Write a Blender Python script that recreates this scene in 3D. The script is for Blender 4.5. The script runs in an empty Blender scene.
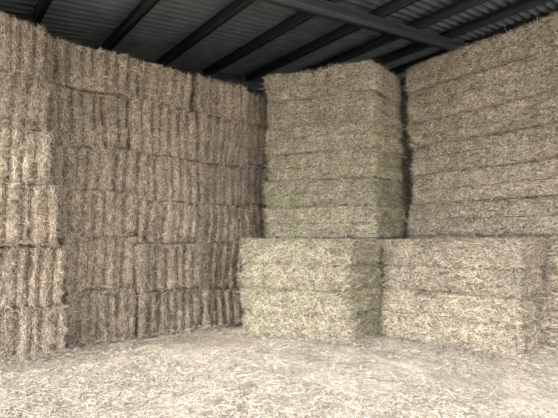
import bpy, math
import numpy as np
from mathutils import Vector, Matrix
rng=np.random.default_rng(7)
scene=bpy.context.scene
scene.view_settings.view_transform='Standard'
U=np.array([.765,.643]);U/=np.linalg.norm(U)
V=np.array([U[1],-U[0]])
def SV(s,v): return U*s+V*v
def link(o): scene.collection.objects.link(o); return o

# ---------------- materials
def newmat(n):
    m=bpy.data.materials.new(n);m.use_nodes=True
    nt=m.node_tree;b=nt.nodes['Principled BSDF'];return m,nt,b
def straw_mat(name,cols,rough=.8,scale=1.0,bump=.6,lo=.80,hi=1.15):
    m,nt,b=newmat(name);N=nt.nodes.new;L=nt.links.new
    tc=N('ShaderNodeTexCoord');at=N('ShaderNodeAttribute');at.attribute_name='tone'
    oi=N('ShaderNodeObjectInfo')
    vals=[]
    for sc,st in (((20,20,120)),1),(((120,20,20)),2):
        mp=N('ShaderNodeMapping');mp.inputs['Scale'].default_value=tuple(x*scale for x in sc)
        mp.inputs['Rotation'].default_value=(.3*st,.5*st,.4)
        L(tc.outputs['Object'],mp.inputs['Vector'])
        n=N('ShaderNodeTexNoise');n.inputs['Scale'].default_value=1;n.inputs['Detail'].default_value=5;n.inputs['Roughness'].default_value=.7
        n.inputs['Distortion'].default_value=.8
        L(mp.outputs[0],n.inputs['Vector']);vals.append(n.outputs['Fac'])
    mx=N('ShaderNodeMath');mx.operation='ADD';L(vals[0],mx.inputs[0]);L(vals[1],mx.inputs[1])
    s1=N('ShaderNodeMath');s1.operation='MULTIPLY_ADD';L(mx.outputs[0],s1.inputs[0]);s1.inputs[1].default_value=1.5;s1.inputs[2].default_value=-1.5
    s2=N('ShaderNodeMath');s2.operation='ADD';L(s1.outputs[0],s2.inputs[0]);L(at.outputs['Fac'],s2.inputs[1])
    cr=N('ShaderNodeValToRGB');e=cr.color_ramp.elements
    e[0].position=0;e[0].color=cols[0]+(1,);e[1].position=1;e[1].color=cols[-1]+(1,)
    for i,c in enumerate(cols[1:-1]):
        k=e.new((i+1)/(len(cols)-1));k.color=c+(1,)
    L(s2.outputs[0],cr.inputs[0])
    big=N('ShaderNodeTexNoise');big.inputs['Scale'].default_value=3.2;big.inputs['Detail'].default_value=4
    L(tc.outputs['Object'],big.inputs['Vector'])
    r2=N('ShaderNodeMapRange');r2.inputs[1].default_value=.3;r2.inputs[2].default_value=.7;r2.inputs[3].default_value=lo;r2.inputs[4].default_value=hi
    L(big.outputs['Fac'],r2.inputs[0])
    m1=N('ShaderNodeMix');m1.data_type='RGBA';m1.blend_type='MULTIPLY';m1.inputs[0].default_value=1
    L(cr.outputs[0],m1.inputs[6]);L(oi.outputs['Color'],m1.inputs[7])
    gn=N('ShaderNodeTexNoise');gn.inputs['Scale'].default_value=1.9;gn.inputs['Detail'].default_value=4;L(tc.outputs['Object'],gn.inputs['Vector'])
    gr=N('ShaderNodeMapRange');gr.inputs[1].default_value=.38;gr.inputs[2].default_value=.64;L(gn.outputs['Fac'],gr.inputs[0])
    om=N('ShaderNodeMath');om.operation='SUBTRACT';om.inputs[0].default_value=1;L(oi.outputs['Alpha'],om.inputs[1])
    gm=N('ShaderNodeMath');gm.operation='MULTIPLY';L(gr.outputs[0],gm.inputs[0]);L(om.outputs[0],gm.inputs[1])
    m3=N('ShaderNodeMix');m3.data_type='RGBA';m3.blend_type='MULTIPLY';L(gm.outputs[0],m3.inputs[0])
    L(m1.outputs[2],m3.inputs[6]);m3.inputs[7].default_value=(.86,.955,.80,1)
    m2=N('ShaderNodeVectorMath');m2.operation='SCALE';L(m3.outputs[2],m2.inputs[0]);L(r2.outputs[0],m2.inputs['Scale'])
    L(m2.outputs[0],b.inputs['Base Color'])
    b.inputs['Roughness'].default_value=rough;b.inputs['Specular IOR Level'].default_value=.25
    bp=N('ShaderNodeBump');bp.inputs['Strength'].default_value=bump;bp.inputs['Distance'].default_value=.02
    L(mx.outputs[0],bp.inputs['Height']);L(bp.outputs[0],b.inputs['Normal'])
    return m
M_bale=straw_mat('straw_bale',[(.055,.044,.035),(.255,.213,.167),(.61,.545,.445),(.98,.925,.81)],bump=.7)
M_floor=straw_mat('trodden_straw',[(.25,.21,.165),(.53,.47,.395),(.76,.70,.61),(.96,.905,.80)],bump=.5)
def plain(name,c,r=.6,metal=0,ns=8,amt=.25):
    m,nt,b=newmat(name);N=nt.nodes.new;L=nt.links.new
    tc=N('ShaderNodeTexCoord');n=N('ShaderNodeTexNoise');n.inputs['Scale'].default_value=ns;n.inputs['Detail'].default_value=5
    L(tc.outputs['Object'],n.inputs['Vector'])
    cr=N('ShaderNodeValToRGB');cr.color_ramp.elements[0].position=.3;cr.color_ramp.elements[1].position=.7
    cr.color_ramp.elements[0].color=tuple(x*(1-amt) for x in c)+(1,);cr.color_ramp.elements[1].color=tuple(x*(1+amt) for x in c)+(1,)
    L(n.outputs['Fac'],cr.inputs[0]);L(cr.outputs[0],b.inputs['Base Color'])
    b.inputs['Roughness'].default_value=r;b.inputs['Metallic'].default_value=metal
    return m
M_twine=plain('baling_twine',(.14,.11,.08),.7)  # twine, darkened so it also paints the groove's shade as a line
M_roof=plain('dark_roof_sheet',(.105,.124,.138),.55,0,3)
M_purlin=plain('weathered_purlin',(.03,.035,.039),.6)
M_steel=plain('painted_steel',(.038,.044,.049),.5)
M_wall=plain('dark_wall_sheet',(.035,.04,.044),.7)

# ---------------- helpers
def mesh_from(name,verts,faces,tone=None,mat=None,smooth=None):
    me=bpy.data.meshes.new(name)
    nv=len(verts);nf=len(faces)
    me.vertices.add(nv);me.vertices.foreach_set('co',np.ascontiguousarray(verts,dtype=np.float32).ravel())
    me.loops.add(nf*4);me.loops.foreach_set('vertex_index',np.ascontiguousarray(faces,dtype=np.int32).ravel())
    me.polygons.add(nf);me.polygons.foreach_set('loop_start',np.arange(0,nf*4,4,dtype=np.int32))
    me.polygons.foreach_set('loop_total',np.full(nf,4,dtype=np.int32))
    if smooth is not None: me.polygons.foreach_set('use_smooth',smooth)
    if tone is not None:
        a=me.attributes.new('tone','FLOAT','POINT');a.data.foreach_set('value',tone.astype(np.float32))
    me.update(calc_edges=True)
    if mat: me.materials.append(mat)
    return me
def waves(p,seed,freq,n=14):
    r=np.random.default_rng(seed);o=np.zeros(len(p))
    for i in range(n):
        k=r.normal(size=3);k/=np.linalg.norm(k);k*=freq*r.uniform(.5,1.6)
        o+=np.sin(p@k+r.uniform(0,6.28))
    return o/math.sqrt(n)

class Bale:
    def __init__(s,quad,z0,z1,style,seed,rough=1.0,ng=1,gd=(.015,.035),sag=.02,gw=.03):
        s.r=np.random.default_rng(seed);s.seed=seed;s.style=style;s.rough=rough;s.sag=sag
        s.rr=np.array([.065,.065,.034]) if style=='end' else np.array([.055,.055,.042])
        q=np.array(quad,float);s.c=q.mean(0);s.q=q-s.c;s.z0=z0
        s.h=np.array([(np.linalg.norm(q[1]-q[0])+np.linalg.norm(q[2]-q[3]))/4,(np.linalg.norm(q[3]-q[0])+np.linalg.norm(q[2]-q[1]))/4,(z1-z0)/2])
        if style=='end':
            n=6;s.g=[(-1+2*(i+1)/(n+1))*s.h[0]+s.r.uniform(-.035,.035) for i in range(n)]
            s.gd=s.r.uniform(.06,.15,n);s.gw=.034
        else:
            n=ng;s.g=[(-1+2*(i+1)/(n+1))*s.h[2]+s.r.uniform(-.04,.04) for i in range(n)]
            s.gd=s.r.uniform(gd[0],gd[1],n);s.gw=gw
    def surf(s,p):
        inn=s.h-s.rr
        q=np.clip(p,-inn,inn);d=(p-q)/s.rr;l=np.linalg.norm(d,axis=1,keepdims=True);l[l==0]=1;n=d/l
        ps=q+n*s.rr
        dis=.023*waves(ps,s.seed,4.5)*s.rough+.014*waves(ps,s.seed+1,15)*s.rough+.009*waves(ps,s.seed+2,45)
        ax=0 if s.style=='end' else 2
        wob=.014*waves(ps*np.array([.0 if ax==0 else 1,1,0 if ax==2 else 1]),s.seed+3,6)
        brk=np.clip(.88+.4*waves(ps,s.seed+4,8),.2,1.5)
        for g,dp in zip(s.g,s.gd):
            dis=dis-dp*brk*np.exp(-((ps[:,ax]+wob-g)/s.gw)**2)
        if s.style!='end': dis=dis+.020*(1-(ps[:,2]/s.h[2])**2)-.01
        else: dis=dis+.006*(1-(ps[:,2]/s.h[2])**4)-.003
        dis=np.minimum(dis,.055)
        up=np.abs(n[:,2])>.8
        dis=np.where(up,np.minimum(dis*.2,.002),dis-.010)
        return ps+n*dis[:,None],n
    def world(s,p):
        u=(p[:,0]/s.h[0]+1)/2;v=(p[:,1]/s.h[1]+1)/2
        q=s.q
        xy=(q[0]*((1-u)*(1-v))[:,None]+q[1]*(u*(1-v))[:,None]+q[2]*(u*v)[:,None]+q[3]*((1-u)*v)[:,None])
        z=p[:,2]+s.h[2]
        W=np.column_stack([xy+s.c,z+s.z0])
        f=np.clip(W[:,2]/.7,0,1)
        dz=s.sag*waves(W*np.array([1,1,.35]),901,2.8)*f
        dx=.03*waves(W,902,2.4)*f;dy=.03*waves(W,903,2.4)*f
        W2=W+np.column_stack([dx,dy,dz])
        W2[:,2]=np.maximum(W2[:,2],0)
        return W2-np.array([s.c[0],s.c[1],s.z0])
    def build(s,label,group,tint,nbl=3200,tw=True,green=0):
        h=s.h;step=.026
        cnt=[max(4,int(2*a/step)) for a in h];cnt[1]=max(4,cnt[1]//2)
        Vs=[];Fs=[];off=0
        for ax in range(3):
            a,b=[(1,2),(0,2),(0,1)][ax]
            for sg in (-1,1):
                A,B=np.meshgrid(np.linspace(-h[a],h[a],cnt[a]+1),np.linspace(-h[b],h[b],cnt[b]+1),indexing='ij')
                P=np.zeros((A.size,3));P[:,a]=A.ravel();P[:,b]=B.ravel();P[:,ax]=sg*h[ax]
                i=np.arange(cnt[a])[:,None]*(cnt[b]+1)+np.arange(cnt[b])[None,:];i=i.ravel()
                f=np.column_stack([i,i+cnt[b]+1,i+cnt[b]+2,i+1])
                flip=(sg<0)!=(ax==1)
                if flip:f=f[:,::-1]
                Vs.append(P);Fs.append(f+off);off+=len(P)
        P=np.vstack(Vs);F=np.vstack(Fs)
        key=np.round(P*1e4).astype(np.int64)
        _,idx,inv=np.unique(key,axis=0,return_index=True,return_inverse=True)
        P=P[idx];F=inv.ravel()[F]
        S,n=s.surf(P);tone=.26+.2*s.r.random(len(S))
        W=s.world(S)
        r=s.r
        areas=np.array([4*h[0]*h[2]*1.0,4*h[1]*h[2]*.6,4*h[1]*h[2]*.6,4*h[0]*h[1]*.25])
        pick=r.choice(4,size=nbl,p=areas/areas.sum())
        R=r.uniform(-1,1,(nbl,3))*h
        edge=r.random(nbl)<.09
        R[edge,2]=np.sign(R[edge,2])*(h[2]-r.random(edge.sum())*.05)
        vedge=r.random(nbl)<.05
        R[vedge,0]=np.sign(R[vedge,0])*(h[0]-r.random(vedge.sum())*.06)
        R[pick==0,1]=-h[1];R[pick==1,0]=-h[0];R[pick==2,0]=h[0];R[pick==3,2]=h[2]
        B,bn=s.surf(R)
        d=r.normal(size=(nbl,3))
        d-=bn*np.sum(d*bn,axis=1,keepdims=True)
        if s.style=='end': d*=np.array([.8,.8,1.4])
        else: d*=np.array([1.5,1.5,.85])
        d/=np.linalg.norm(d,axis=1,keepdims=True)
        d+=bn*(np.abs(r.normal(0,.24,nbl))+.35*vedge)[:,None];d/=np.linalg.norm(d,axis=1,keepdims=True)
        L=r.uniform(.03,.10,nbl)[:,None]
        lg=r.random(nbl)<.09;L[lg]*=2
        w=r.uniform(.001,.0032,nbl)[:,None]
        sd=np.cross(d,bn+r.normal(0,.4,(nbl,3)));sd/=np.linalg.norm(sd,axis=1,keepdims=True)
        B=B-bn*.003
        q=np.stack([B-sd*w,B+sd*w,B+d*L+sd*w*.6,B+d*L-sd*w*.6],1).reshape(-1,3)
        q[:,2]=np.clip(q[:,2],-h[2]-(.025 if s.z0>.1 else -.002),h[2]+.025)
        bw=s.world(q);bf=np.arange(nbl*4).reshape(-1,4)+len(W)
        bt=np.repeat(np.clip(r.normal(.57,.32,nbl),-.05,1.1),4)
        allv=np.vstack([W,bw]);allf=np.vstack([F,bf])
        sm=np.zeros(len(allf),bool);sm[:len(F)]=True
        me=mesh_from('straw_bale',allv,allf,np.concatenate([tone,bt]),M_bale,sm)
        o=link(bpy.data.objects.new('straw_bale',me));o.location=(s.c[0],s.c[1],s.z0)
        o.color=tuple(tint)+(1-green,)
        o['label']=label;o['category']='straw bale';o['group']=group
        if tw:
            for g in s.g:
                def seg(a0,b0,a1,b1,k):
                    t=np.linspace(0,1,k,endpoint=False);return np.column_stack([a0+(a1-a0)*t,b0+(b1-b0)*t])
                if s.style=='end': A,Bh=h[1],h[2]
                else: A,Bh=h[0],h[1]
                k1,k2=int(2*A/.05),int(2*Bh/.05)
                ring=np.vstack([seg(-A,-Bh,A,-Bh,k1),seg(A,-Bh,A,Bh,k2),seg(A,Bh,-A,Bh,k1),seg(-A,Bh,-A,-Bh,k2)])
                if s.style=='end': P=np.column_stack([np.full(len(ring),g),ring]);axv=np.array([1.,0,0])
                else: P=np.column_stack([ring,np.full(len(ring),g)]);axv=np.array([0,0,1.])
                C,nn=s.surf(P);C=C+nn*.012
                q4=.0055
                tv=np.stack([C+nn*q4,C+axv*q4,C-nn*q4,C-axv*q4],1).reshape(-1,3)
                m_=len(C);i=np.arange(m_);j=(i+1)%m_
                tf=np.vstack([np.column_stack([i*4+k,j*4+k,j*4+(k+1)%4,i*4+(k+1)%4]) for k in range(4)])
                tv[:,2]=np.clip(tv[:,2],-h[2]+.001,h[2])
                tm=mesh_from('twine',s.world(tv),tf,None,M_twine,np.ones(len(tf),bool))
                t=link(bpy.data.objects.new('twine',tm));t.parent=o
        return o
seed=100
# ---------------- left wall of bales (ends showing)
LH=.773
bounds=[-.75,.45,1.6,2.75,3.9,5.05,6.2,7.35]
hj=np.random.default_rng(77)
for c in range(7):
    zs=np.arange(7)*LH
    zs[1:6]+=hj.uniform(-.09,.09,5);zs[6]+=hj.uniform(-.03,.05)
    coff=hj.uniform(-.06,.06)
    for l in range(6):
        seed+=17
        rj=np.random.default_rng(5000+l*31)
        jit=rj.uniform(-.05,.05,9)
        gap=.014
        k1=.07 if c<=2 else .05
        k2=.07 if c<=1 else .05
        s0=bounds[c]-k1*l+gap+jit[c];s1=bounds[c+1]-k2*l-gap+jit[c+1]
        if c==1: s1-=.03
        vf=-6.74+rng.uniform(-.07,.07)+coff
        if c<=1: vf+=.26
        if l==0: vf+=.05 if c<3 else 0
        if c==3 and l<3: vf+=.05
        if c>=5: vf=-6.80
        bk=vf-2.35
        quad=[SV(s0,vf),SV(s1,vf),SV(s1,bk),SV(s0,bk)]
        t=rng.uniform(.95,1.2)
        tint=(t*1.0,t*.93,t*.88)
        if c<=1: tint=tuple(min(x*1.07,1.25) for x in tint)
        if c>=3: tint=tuple(x*(.97,.88,.8,.8)[c-3] for x in tint)  # columns tinted darker toward the back corner, its shadow put into the colour
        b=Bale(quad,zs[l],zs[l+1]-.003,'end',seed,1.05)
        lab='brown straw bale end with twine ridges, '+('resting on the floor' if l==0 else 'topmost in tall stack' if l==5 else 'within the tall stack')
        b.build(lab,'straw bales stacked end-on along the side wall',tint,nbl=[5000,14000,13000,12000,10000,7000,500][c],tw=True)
def stack(quad,n,H,tints,label,group,jit=.04,nbl=8000,skipbl=0,green=lambda l:0,low=0,cj=0,**kw):
    global seed
    quad=np.array(quad,float);c=quad.mean(0)
    zs=np.arange(n+1)*H
    if n>3: zs[low+1:n]+=rng.uniform(-.06,.06,n-low-1)
    for l in range(n):
        seed+=13
        ax=(quad[1]-quad[0]);ax=ax/np.linalg.norm(ax)
        dq=ax*rng.uniform(-jit,jit)
        q=(quad-c)*.99+c+dq
        if l>=low and cj:q=q+rng.uniform(-cj,cj,(4,2))
        b=Bale(q,zs[l],zs[l+1]-.003,'side',seed,1.35,**kw)
        t=rng.uniform(.90,1.06);tt=tints(l)
        where='resting on the floor' if l==0 else ('on top of the stack' if l==n-1 else 'in the stack')
        b.build(label+' '+where,group,(tt[0]*t,tt[1]*t,tt[2]*t),nbl=nbl if l>=skipbl else 600,green=green(l))
P1=lambda l:(1.03,1.0,.93)
stack([(-.26,8.3),(1.70,7.50),(2.50,8.3),(.38,9.03)],9,.545,P1,'pale yellow straw bale with frayed side,','bales in the tall middle tower',.045,nbl=13000,skipbl=3,green=lambda l:{3:1,4:1,5:1,6:.6}.get(l,0),low=3,cj=.04,gd=(.015,.04))
stack([(-.62,7.15),(1.07,6.59),(1.78,7.34),(.08,7.95)],2,.80,P1,'greenish straw bale with frayed edges,','low pair of bales in front of the middle tower',.01,nbl=20000,green=lambda l:.8 if l==0 else .7,gd=(.05,.065),gw=.035)
stack([(0.64,9.24),(2.56,8.56),(3.2,9.25),(1.4,9.9)],6,.80,lambda l:(1.05,1.01,.94),'shaded straw bale tucked behind the towers,','bales filling the back corner',.0,nbl=5000,skipbl=1)
for k,(v0,v1) in enumerate([(-4.52,-1.86),(-1.80,.6)]):
    stack([SV(7.08,v0),SV(7.08,v1),SV(8.25,v1),SV(8.25,v0)],9,.555,lambda l:(1.04,1.005,.94),'pale straw bale with shaggy side,','bales in the tall tower by the open end',.03,nbl=14500 if k==0 else 2500,low=3,cj=.03,gd=(.015,.04))
stack([SV(6.02,-4.45),SV(6.02,-2.24),SV(6.98,-2.24),SV(6.98,-4.45)],2,.80,lambda l:(1.04,1.005,.94),'pale shaggy straw bale fronting the tower,','low pair of bales in front of the end tower',.01,nbl=20000,gd=(.05,.065),gw=.035)

# ---------------- floor
nx=420;gx=np.linspace(-11,13,nx);gy=np.linspace(-8,15,nx)
X,Y=np.meshgrid(gx,gy,indexing='ij');P=np.column_stack([X.ravel(),Y.ravel(),np.zeros(X.size)])
def patch(P): return np.exp(-(((P[:,0]+.95)/.8)**2+((P[:,1]-6.7)/.5)**2)**2)
def fz(P): 
    P=P*np.array([1,1,0]);z=.014*waves(P,5,1.8)+(.013*waves(P,6,8)+.008*waves(P,8,20))*(1-.8*patch(P))
    return z-.030
P[:,2]=fz(P)
i=(np.arange(nx-1)[:,None]*nx+np.arange(nx-1)[None,:]).ravel()
F=np.column_stack([i,i+nx,i+nx+1,i+1])
me=mesh_from('floor',P,F,.48+.15*waves(P,9,3)-.2*patch(P),M_floor,np.ones(len(F),bool))
o=link(bpy.data.objects.new('floor',me));o['kind']='structure'
g=60
me=mesh_from('ground',np.array([[-g,-g,-.14],[g,-g,-.14],[g,g,-.14],[-g,g,-.14]],float),np.array([[0,1,2,3]]),np.full(4,.5),M_floor)
o=link(bpy.data.objects.new('ground',me));o['kind']='structure'
# litter
r=rng
def segd(B,a,b):
    a=np.array(a);b=np.array(b);ab=b-a;t=np.clip(((B[:,:2]-a)@ab)/(ab@ab),0,1)
    return np.linalg.norm(B[:,:2]-(a+t[:,None]*ab),axis=1)
lines=[(SV(-.5,-6.38),SV(1.6,-6.38)),(SV(1.6,-6.6),SV(5.3,-6.64)),((-.66,7.15),(1.11,6.59)),((1.11,6.59),(1.78,7.4)),(SV(6.0,-4.46),SV(6.0,-2.24)),(SV(6.1,-2.2),SV(7,-2.2))]
n=620000
B=np.column_stack([r.uniform(-5.5,5.5,n),r.uniform(2.2,8.6,n),np.zeros(n)])
dist=np.min([segd(B,a,b) for a,b in lines],axis=0)
near=np.exp(-(dist/.2)**2)
dens=waves(B,21,2.2)+.8*waves(B,22,6);keep=(r.random(n)<.44+.38*dens+near*.6-.8*patch(B));B=B[keep];near=near[keep]
sB=B@np.array([U[0],U[1],0]);vB=B@np.array([V[0],V[1],0])
kk=(sB<7.0)&(vB>-6.6)&(np.abs(B[:,0])<.75*B[:,1]+.4);B=B[kk];near=near[kk];n=len(B)
B[:,2]=fz(B)+.003+r.random(n)*(.022+.12*near)
a=r.uniform(0,6.28,n);d=np.column_stack([np.cos(a),np.sin(a),r.normal(.03,.16,n)])
L=r.uniform(.014,.07,n)[:,None];L[r.random(n)<.08]*=2.2;w=r.uniform(.0009,.0028,n)[:,None]
sd=np.column_stack([-np.sin(a),np.cos(a),r.normal(0,.4,n)])
q=np.stack([B-sd*w,B+sd*w,B+d*L+sd*w,B+d*L-sd*w],1).reshape(-1,3)
q[:,2]=np.maximum(q[:,2],np.repeat(fz(B)+.002,4))
me=mesh_from('loose_straw',q,np.arange(n*4).reshape(-1,4),np.repeat(np.clip(r.normal(.57,.34,n),0,1.1),4),M_floor)
o=link(bpy.data.objects.new('loose_straw',me));o['kind']='stuff';o['label']='loose pale straw scattered over the trodden barn floor';o['category']='straw'
for nm in ('floor','ground','loose_straw'): bpy.data.objects[nm].color=(1,.98,.95,1)

# ---------------- shell
def rz(s): return 5.2+.16*s
V3=np.array([V[0],V[1],0])
sl=np.array([U[0],U[1],.16]);sl/=np.linalg.norm(sl);nrm=np.cross(V3,sl);nrm/=np.linalg.norm(nrm)
if nrm[2]<0:nrm=-nrm
SEND=14.0
vv=np.arange(-9.9,1.0,.0195);prof=.030*np.sin(vv/.18*2*np.pi)
ss=np.array([-2.5,1,5,9.6,SEND+.1])
pts=[]
for s in ss:
    for v,pz in zip(vv,prof):
        xy=SV(s,v);pts.append((xy[0],xy[1],rz(s)+pz+.035))
k=len(vv);i=(np.arange(len(ss)-1)[:,None]*k+np.arange(k-1)[None,:]).ravel()
me=mesh_from('ceiling',np.array(pts),np.column_stack([i,i+k,i+k+1,i+1]),None,M_roof,np.ones(len(i),bool))
o=link(bpy.data.objects.new('ceiling',me));o['kind']='structure'
BF=[[0,1,3,2],[4,6,7,5],[0,4,5,1],[2,3,7,6],[0,2,6,4],[1,5,7,3]]
def beam(name,loc,along,across,parts,L,mat,label,group):
    vs=[];Fs=[]
    for (da,dn,wa,hn) in parts:
        b0=len(vs)
        for sx in(-1,1):
            for sy in(-1,1):
                for sz in(-1,1): vs.append(along*sx*L/2+across*(da+sy*wa/2)+nrm*(dn+sz*hn/2))
        Fs+=[[b0+x for x in f] for f in BF]
    me=mesh_from(name,np.array(vs),np.array(Fs),None,mat)
    o=link(bpy.data.objects.new(name,me));o.location=loc
    o['label']=label;o['category']='roof beam';o['group']=group
for s in np.arange(-1.55,13.9,1.4):
    xy=SV(s,-4.35)
    beam('roof_purlin',(xy[0],xy[1],rz(s)-.11),V3,sl,[(0,0,.06,.22),(.045,.10,.14,.02),(-.045,-.10,.14,.02)],10.4,M_purlin,'dark purlin carrying the corrugated barn roof','purlins under the barn roof')
for v in (-4.98,-.4,-9.45):
    s=5.7;xy=SV(s,v);H=.22;W=.12
    beam('roof_rafter',(xy[0],xy[1],rz(s)-.345),sl,V3,[(0,0,.02,H),(0,H/2,W,.02),(0,-H/2,W,.02)],16.2,M_steel,'grey steel rafter crossing beneath the roof purlins','steel rafters of the barn')
def wallm(name,s0,v0,s1,v1,h0,h1):
    Ld=math.hypot(s1-s0,v1-v0);k=int(Ld/.035);t=np.linspace(0,1,k)
    nd=np.array([-(v1-v0),(s1-s0)])/Ld
    pts=[]
    for tt in t:
        off=.02*math.sin(tt*Ld/.2*2*math.pi)
        p=SV(s0+(s1-s0)*tt+nd[0]*off,v0+(v1-v0)*tt+nd[1]*off)
        pts+= [(p[0],p[1],-.08),(p[0],p[1],h0+(h1-h0)*tt)]
    i=np.arange(k-1)*2
    me=mesh_from(name,np.array(pts),np.column_stack([i,i+2,i+3,i+1]),None,M_wall,np.ones(k-1,bool))
    o=link(bpy.data.objects.new(name,me));o['kind']='structure'
wallm('wall_left',-2.5,-9.65,SEND,-9.65,rz(-2.5)+.05,rz(SEND)+.05)
wallm('wall_back',SEND,-9.7,SEND,1.0,rz(SEND)+.08,rz(SEND)+.08)

# ---------------- light
w=bpy.data.worlds.new('overcast');scene.world=w;w.use_nodes=True
bg=w.node_tree.nodes['Background'];bg.inputs[0].default_value=(.955,.975,1,1);bg.inputs[1].default_value=3.2
sd=bpy.data.lights.new('soft_daylight','SUN');sd.energy=7.4;sd.angle=math.radians(35);sd.color=(1,.985,.955)
so=link(bpy.data.objects.new('soft_daylight',sd))
so.rotation_euler=Vector((.66,.74,-.47)).to_track_quat('-Z','Y').to_euler()
cam=bpy.data.cameras.new('camera');cam.lens=27.1;cam.sensor_width=36
co=link(bpy.data.objects.new('camera',cam));co.location=(0,0,1.6);co.rotation_euler=(math.radians(94.2),0,0)
scene.camera=co
# align the barn's walls with the world axes (everything turned together)
ang=-math.atan2(U[1],U[0]);R=Matrix.Rotation(ang,4,'Z')
for o in list(scene.objects):
    if o.type=='MESH':
        o.data.transform(R)
        if o.parent is None: o.location=R@o.location
    else:
        o.matrix_world=R@(Matrix.Translation(o.location)@o.rotation_euler.to_matrix().to_4x4())
